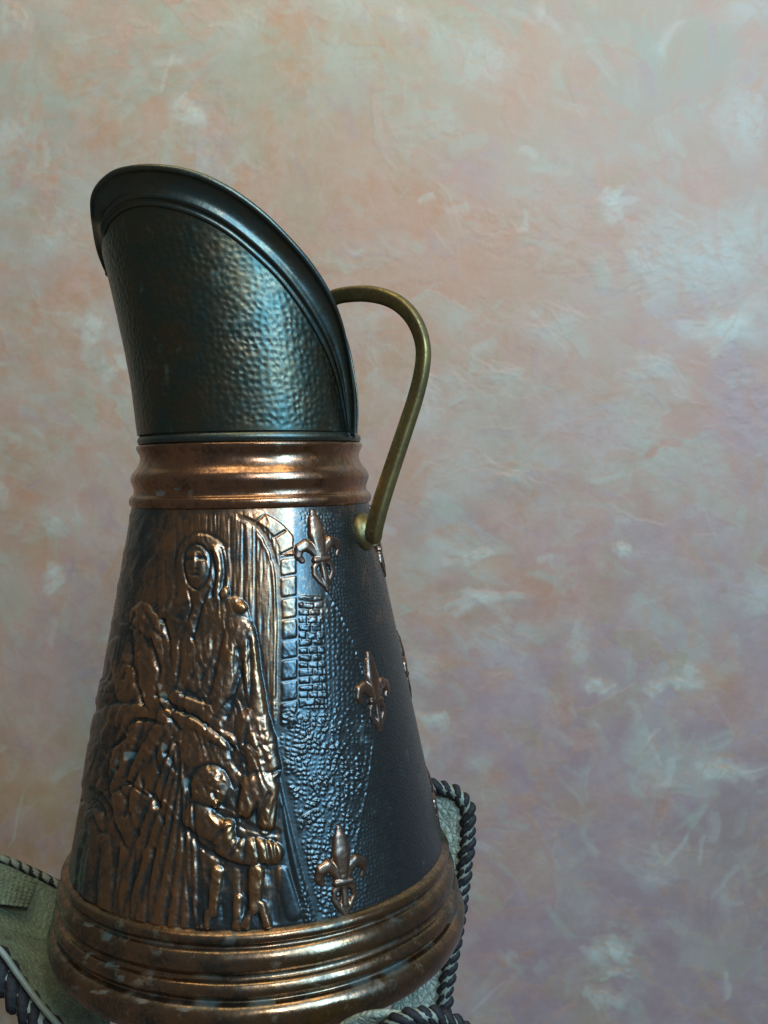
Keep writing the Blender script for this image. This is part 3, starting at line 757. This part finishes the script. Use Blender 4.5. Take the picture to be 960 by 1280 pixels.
# flange: section between inner and outer curve
secs = []
prof_f = [(-.06, 0, -.0006), (-.02, 0, .0016), (.03, 0, .0026), (.08, 0, .0018), (.12, 0, -.0006), (.18, 0, .0012), (.24, 0, .0030), (.30, 0, .0022), (.36, 0, -.0008), (.45, 0, -.0022), (.60, 0, -.0026), (.75, 0, -.0016), (.85, 0, 0),
          (.89, 0, .0022), (.94, 0, .0036), (1.0, 0, .0032), (1.04, 0, .0008), (1.03, 0, -.0022), (.96, 0, -.0034), (.90, 0, -.0026)]
def flange(Pi, Po):
    Tn = np.gradient(Pi, axis=0); Tn /= np.linalg.norm(Tn, axis=1)[:, None] + 1e-9
    Wd = Po - Pi
    Nq = np.cross(Tn, Wd); Nq /= np.linalg.norm(Nq, axis=1)[:, None] + 1e-9
    vv = CAM - Pi; sgn = np.sign((Nq * vv).sum(1))[:, None]; Nq = Nq * np.where(sgn == 0, 1, sgn)
    Wn = np.linalg.norm(Wd, axis=1)
    rows = []
    for s_, _, h_ in prof_f:
        k_ = np.clip(Wn / .022, .35, 1)[:, None]
        rows.append(Pi + Wd * s_ + Nq * h_ * .65 * k_)
    return np.stack(rows, 0)
G1 = flange(Pin, Pout)
G2 = G1 * np.array([1, -1, 1])
# close round the left end smoothly
Gall = np.concatenate([G2[:, ::-1][:, :-1], G1], 1)
rim = mesh_obj('spout_rim', Gall.reshape(-1, 3), gridfaces(Gall.shape[1], len(prof_f)), M_rim, jug)
so = rim.modifiers.new('thickness', 'SOLIDIFY'); so.thickness = .0008; so.offset = -1

# handle
hp = [(398, 388, -.036), (416, 373, -.040), (436, 368, -.046), (462, 367.5, -.055), (488, 374, -.064), (508, 388, -.070), (522, 409, -.074), (529, 436, -.076), (527, 465, -.077), (519, 498, -.076), (508, 532, -.075), (496, 568, -.074), (484, 604, -.073), (474, 636, -.072), (468, 660, -.070), (466, 678, -.067)]
hp3 = spline([at(*q) for q in hp], 120)
sc_ = np.interp(np.linspace(0, 1, 120), [0, .2, .45, .75, .9, .97, 1], [1.05, 1.05, .96, 1.08, 1.16, 1.15, .9])
sweep_obj('handle', hp3, oval(.0050, .0036, 24, .5), M_brass, jug, up=(-.5, .3, -1), scale=sc_)
# boss between handle and cone
a_b, z_b = az_of(455, 664)
bn = cone_n(np.array([a_b]))[0]; bpnt = cone_p(np.array([a_b]), np.array([z_b]))[0]
def disc_boss(name, centre, nrm, prof, mat, parent, n=40):
    nrm = nrm / np.linalg.norm(nrm); u_ = np.cross(nrm, (0, 0, 1.)); u_ /= np.linalg.norm(u_); v_ = np.cross(u_, nrm)
    V = []
    for (r_, h_) in prof:
        for k in range(n):
            t_ = 2 * math.pi * k / n; V.append(centre + nrm * h_ + (u_ * math.cos(t_) + v_ * math.sin(t_)) * r_)
    return mesh_obj(name, V, gridfaces(n, len(prof), True), mat, parent)
disc_boss('handle_boss', bpnt, bn, [(.0132, -.001), (.0132, .001), (.012, .0028), (.0095, .005), (.0075, .0075), (.0065, .011), (.0001, .0125)], M_brass, jug)
disc_boss('rivet', hp3[-7] + np.array([.3, -.9, .1]) * .0036, np.array([.35, -.9, .1]), [(.0035, -.001), (.0033, .0008), (.002, .0018), (.0001, .0021)], M_brass, jug, 20)

# ---------------------------------------------------------------- basket
basket = thing('laced_basket', 'green leather basket of flaring panels edged with black twisted lacing, holding the copper jug', 'basket', (0, 0, -.012))
bo = np.array([0, 0, -.012])
mg, t, b = nt('green_leather')
vz = node(t, 'ShaderNodeTexVoronoi', feature='DISTANCE_TO_EDGE'); vz.inputs['Scale'].default_value = 210
dn = node(t, 'ShaderNodeMix'); t.links.new(objco(t), vz.inputs['Vector'])
n1 = noise(t, 34, 6, .7); n2 = noise(t, 130, 4, .65)
c = mixc(t, ramp(t, n1, [(.35, g3(0)), (.65, g3(1))]), (.22, .27, .19), (.42, .48, .40))
c = mixc(t, ramp(t, n2, [(.58, g3(0)), (.70, g3(.8))]), c, (.06, .055, .04))
c = mixc(t, ramp(t, vz.outputs['Distance'], [(0, g3(.75)), (.07, g3(0))]), c, (.08, .09, .06))
t.links.new(c, b.inputs['Base Color']); b.inputs['Roughness'].default_value = .62
bump(t, b, mth(t, 'ADD', mth(t, 'MULTIPLY', vz.outputs['Distance'], 1.2), n2), .7, .0022)
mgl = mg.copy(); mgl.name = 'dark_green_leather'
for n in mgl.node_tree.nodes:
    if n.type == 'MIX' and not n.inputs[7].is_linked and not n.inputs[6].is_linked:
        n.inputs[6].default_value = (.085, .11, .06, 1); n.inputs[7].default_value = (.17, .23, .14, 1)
mk, t, b = nt('black_lacing'); n2 = noise(t, 260, 4)
t.links.new(mixc(t, ramp(t, n2, [(.4, g3(0)), (.8, g3(1))]), (.008, .008, .009), (.028, .024, .022)), b.inputs['Base Color'])
b.inputs['Roughness'].default_value = .66; b.inputs['Specular IOR Level'].default_value = .3; bump(t, b, n2, .9, .001)
mc, t, b = nt('pale_edge_piping'); n2 = noise(t, 120, 4)
t.links.new(mixc(t, n2, (.10, .12, .08), (.26, .29, .22)), b.inputs['Base Color']); b.inputs['Roughness'].default_value = .5
mv, t, b = nt('woven_panel')
wv = node(t, 'ShaderNodeTexBrick'); wv.inputs['Scale'].default_value = 1.0

def wrapmesh():
    """one lacing wrap: a fat strand bent over the edge, lying along local X, edge along Y"""
    path = []
    for k in range(11):
        a = math.radians(-115 + 230 * k / 10)
        path.append((math.sin(a) * 1.0, .55 * k / 10 - .275 + 0, math.cos(a) * .8))
    V, Fc = sweep(np.array(path), oval(.25, .29, 8), up=(0, 0, 1), cap=False)
    return V, Fc
WV, WF = wrapmesh()
wm = None
def make_wrap_mesh(r, pitch_):
    me = bpy.data.meshes.new('lace_wrap'); V = WV * np.array([r, r * 1.5, r * .62])
    me.from_pydata([tuple(v) for v in V], [], [tuple(int(i) for i in f) for f in WF]); me.materials.append(mk)
    for p in me.polygons: p.use_smooth = True
    return me

def lace(parent, path, nrm, rad, step, slant=.6, core_mat=None, wrap_mat=None):
    """core piping plus wraps along the path; nrm = facing direction of the panel"""
    L = np.concatenate([[0], np.cumsum(np.linalg.norm(np.diff(path, axis=0), axis=1))])
    core = sweep_obj('edge_piping', path, oval(rad * .62, rad * .62, 10), core_mat or mc, parent, up=nrm)
    me = make_wrap_mesh(rad, step)
    if wrap_mat: me.materials[0] = wrap_mat
    for s in np.arange(step, L[-1] - step * .3, step):
        i = min(max(np.searchsorted(L, s), 1), len(path) - 1); f = (s - L[i - 1]) / (L[i] - L[i - 1])
        p = path[i - 1] * (1 - f) + path[i] * f; tg_ = Vector(path[i] - path[i - 1]).normalized()
        z = Vector(nrm); z = (z - tg_ * z.dot(tg_)).normalized(); x = tg_.cross(z)
        R = Matrix((x, tg_, z)).transposed().to_4x4() @ Matrix.Rotation(slant + random.uniform(-.08, .08), 4, 'Z')
        o = bpy.data.objects.new('lace_wrap', me); col.objects.link(o); o.parent = parent
        o.matrix_local = Matrix.Translation(Vector(p)) @ R @ Matrix.Scale(random.uniform(.93, 1.07), 4)

def panel(name, border, spine0, label, rad, step, slant, mat=mg, nrm=None, rows=26, bulge=.0, laces=True, mats=()):
    """border: open 3-D curve; the panel is filled from it towards the line spine0 (same parameter)"""
    B = spline(border, 90); Q = spline(spine0, 90)
    T_ = np.linspace(0, 1, rows)[:, None, None]
    G = B[None] * (1 - T_) + Q[None] * T_
    n_ = np.array(nrm); n_ = n_ / np.linalg.norm(n_)
    G = G + n_ * (bulge * 4 * T_ * (1 - T_) + .0012 * (fbm(np.linspace(0, 6, 90)[None, :, None] + 0 * T_, 5 * T_ + np.zeros((1, 90, 1)), 3, 4) - .5))
    o = mesh_obj(name, G.reshape(-1, 3) - bo, gridfaces(90, rows), mat, basket)
    so = o.modifiers.new('thickness', 'SOLIDIFY'); so.thickness = .003; so.offset = 0
    if label: o['label'] = label
    if laces: lace(o, B - bo, n_, rad, step, slant, *mats)
    return o
# right panel, seen between jug and wall
Yr = .055
br = [at(500, 975, Yr + .01), at(530, 981, Yr), at(552, 985, Yr), at(571, 993, Yr - .002), at(583, 1010, Yr - .004), at(585.5, 1035, Yr - .006), at(583, 1070, Yr - .01), at(578, 1110, Yr - .014), at(571, 1160, Yr - .02), at(561, 1215, Yr - .028), at(550, 1290, Yr - .04), at(536, 1350, Yr - .055)]
sr_ = [at(470, 1010, Yr + .02), at(485, 1020, Yr + .02), at(500, 1035, Yr + .015), at(505, 1060, Yr + .01), at(508, 1080, Yr + .01), at(510, 1100, Yr), at(508, 1140, Yr), at(500, 1180, Yr - .01), at(495, 1220, Yr - .015), at(490, 1260, Yr - .02), at(485, 1310, Yr - .03), at(480, 1360, Yr - .05)]
panel('basket_panel', br, sr_, 'upright mottled panel behind the right side of the jug', .0078, .0084, .72, nrm=(-.25, -1, .1))
# left panel, flaring out of the frame
bl = [at(118, 1128, .10), at(80, 1110, .095), at(40, 1090, .09), at(0, 1074, .085), at(-60, 1062, .07), at(-120, 1075, .04), at(-145, 1120, .01), at(-120, 1160, -.01)]
bl2 = [at(-120, 1160, -.01), at(-60, 1170, -.02), at(-14, 1196, -.03), at(14, 1232, -.035), at(44, 1272, -.04), at(80, 1310, -.04), at(130, 1345, -.04)]
sl = [at(150, 1140, .11), at(140, 1150, .10), at(120, 1165, .09), at(100, 1180, .075), at(60, 1180, .06), at(0, 1160, .03), at(-50, 1140, .02), at(-80, 1140, .01)]
sl2 = sl[::-1]
nl = (.55, -.75, .55)
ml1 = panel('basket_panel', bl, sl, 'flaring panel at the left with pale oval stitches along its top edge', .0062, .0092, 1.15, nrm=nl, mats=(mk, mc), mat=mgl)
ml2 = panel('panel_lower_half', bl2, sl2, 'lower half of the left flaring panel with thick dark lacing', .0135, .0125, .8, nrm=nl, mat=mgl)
inner_line = spline([at(x + 9, y - 13, Y - .006) for x, y, Y in ((-60, 1170, -.02), (-14, 1196, -.03), (14, 1232, -.035), (44, 1272, -.04), (80, 1310, -.04), (130, 1345, -.04))], 60)
sweep_obj('edge_piping', inner_line - bo, oval(.0022, .0022, 8), mc, ml2, up=nl)
cs = [np.array(at(*q)) for q in ((-40, 1074, .066), (47, 1099, .082), (34, 1134, .060), (-40, 1126, .030))]
su, sv = np.meshgrid(np.linspace(0, 1, 120), np.linspace(0, 1, 80))
wp = ((cs[0] * (1 - su[..., None]) + cs[1] * su[..., None]) * (1 - sv[..., None]) + (cs[3] * (1 - su[..., None]) + cs[2] * su[..., None]) * sv[..., None])
wp = wp + np.array(nl) * (.0012 * np.abs(np.sin(su * 40) * np.cos(sv * 26)))[..., None]
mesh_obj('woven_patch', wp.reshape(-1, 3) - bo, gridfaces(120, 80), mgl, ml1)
# front panel, only its rim in view
bf = [at(400, 1330, -.17), at(415, 1292, -.18), at(440, 1273, -.185), at(468, 1265, -.19), at(498, 1266, -.19), at(530, 1272, -.185), at(565, 1283, -.18), at(600, 1330, -.17)]
sf = [at(420, 1390, -.15), at(430, 1380, -.15), at(450, 1375, -.15), at(470, 1372, -.15), at(500, 1372, -.15), at(530, 1378, -.15), at(560, 1380, -.15), at(580, 1390, -.15)]
fp = panel('basket_panel', bf, sf, 'front panel with only its pale rim showing under the jug', .007, .0075, .62, nrm=(.1, -1, .3), laces=False)
lace(fp, spline([at(478, 1289, -.192), at(500, 1275, -.194), at(528, 1269, -.192), at(556, 1274, -.188), at(584, 1292, -.184), at(610, 1330, -.18)], 60) - bo, (.1, -1, .3), .006, .0070, .7)
# floor of the basket under the jug
lathe('basket_floor', [(.001, 0), (.10, 0), (.128, .004), (.136, .010)], mg, basket, 96)
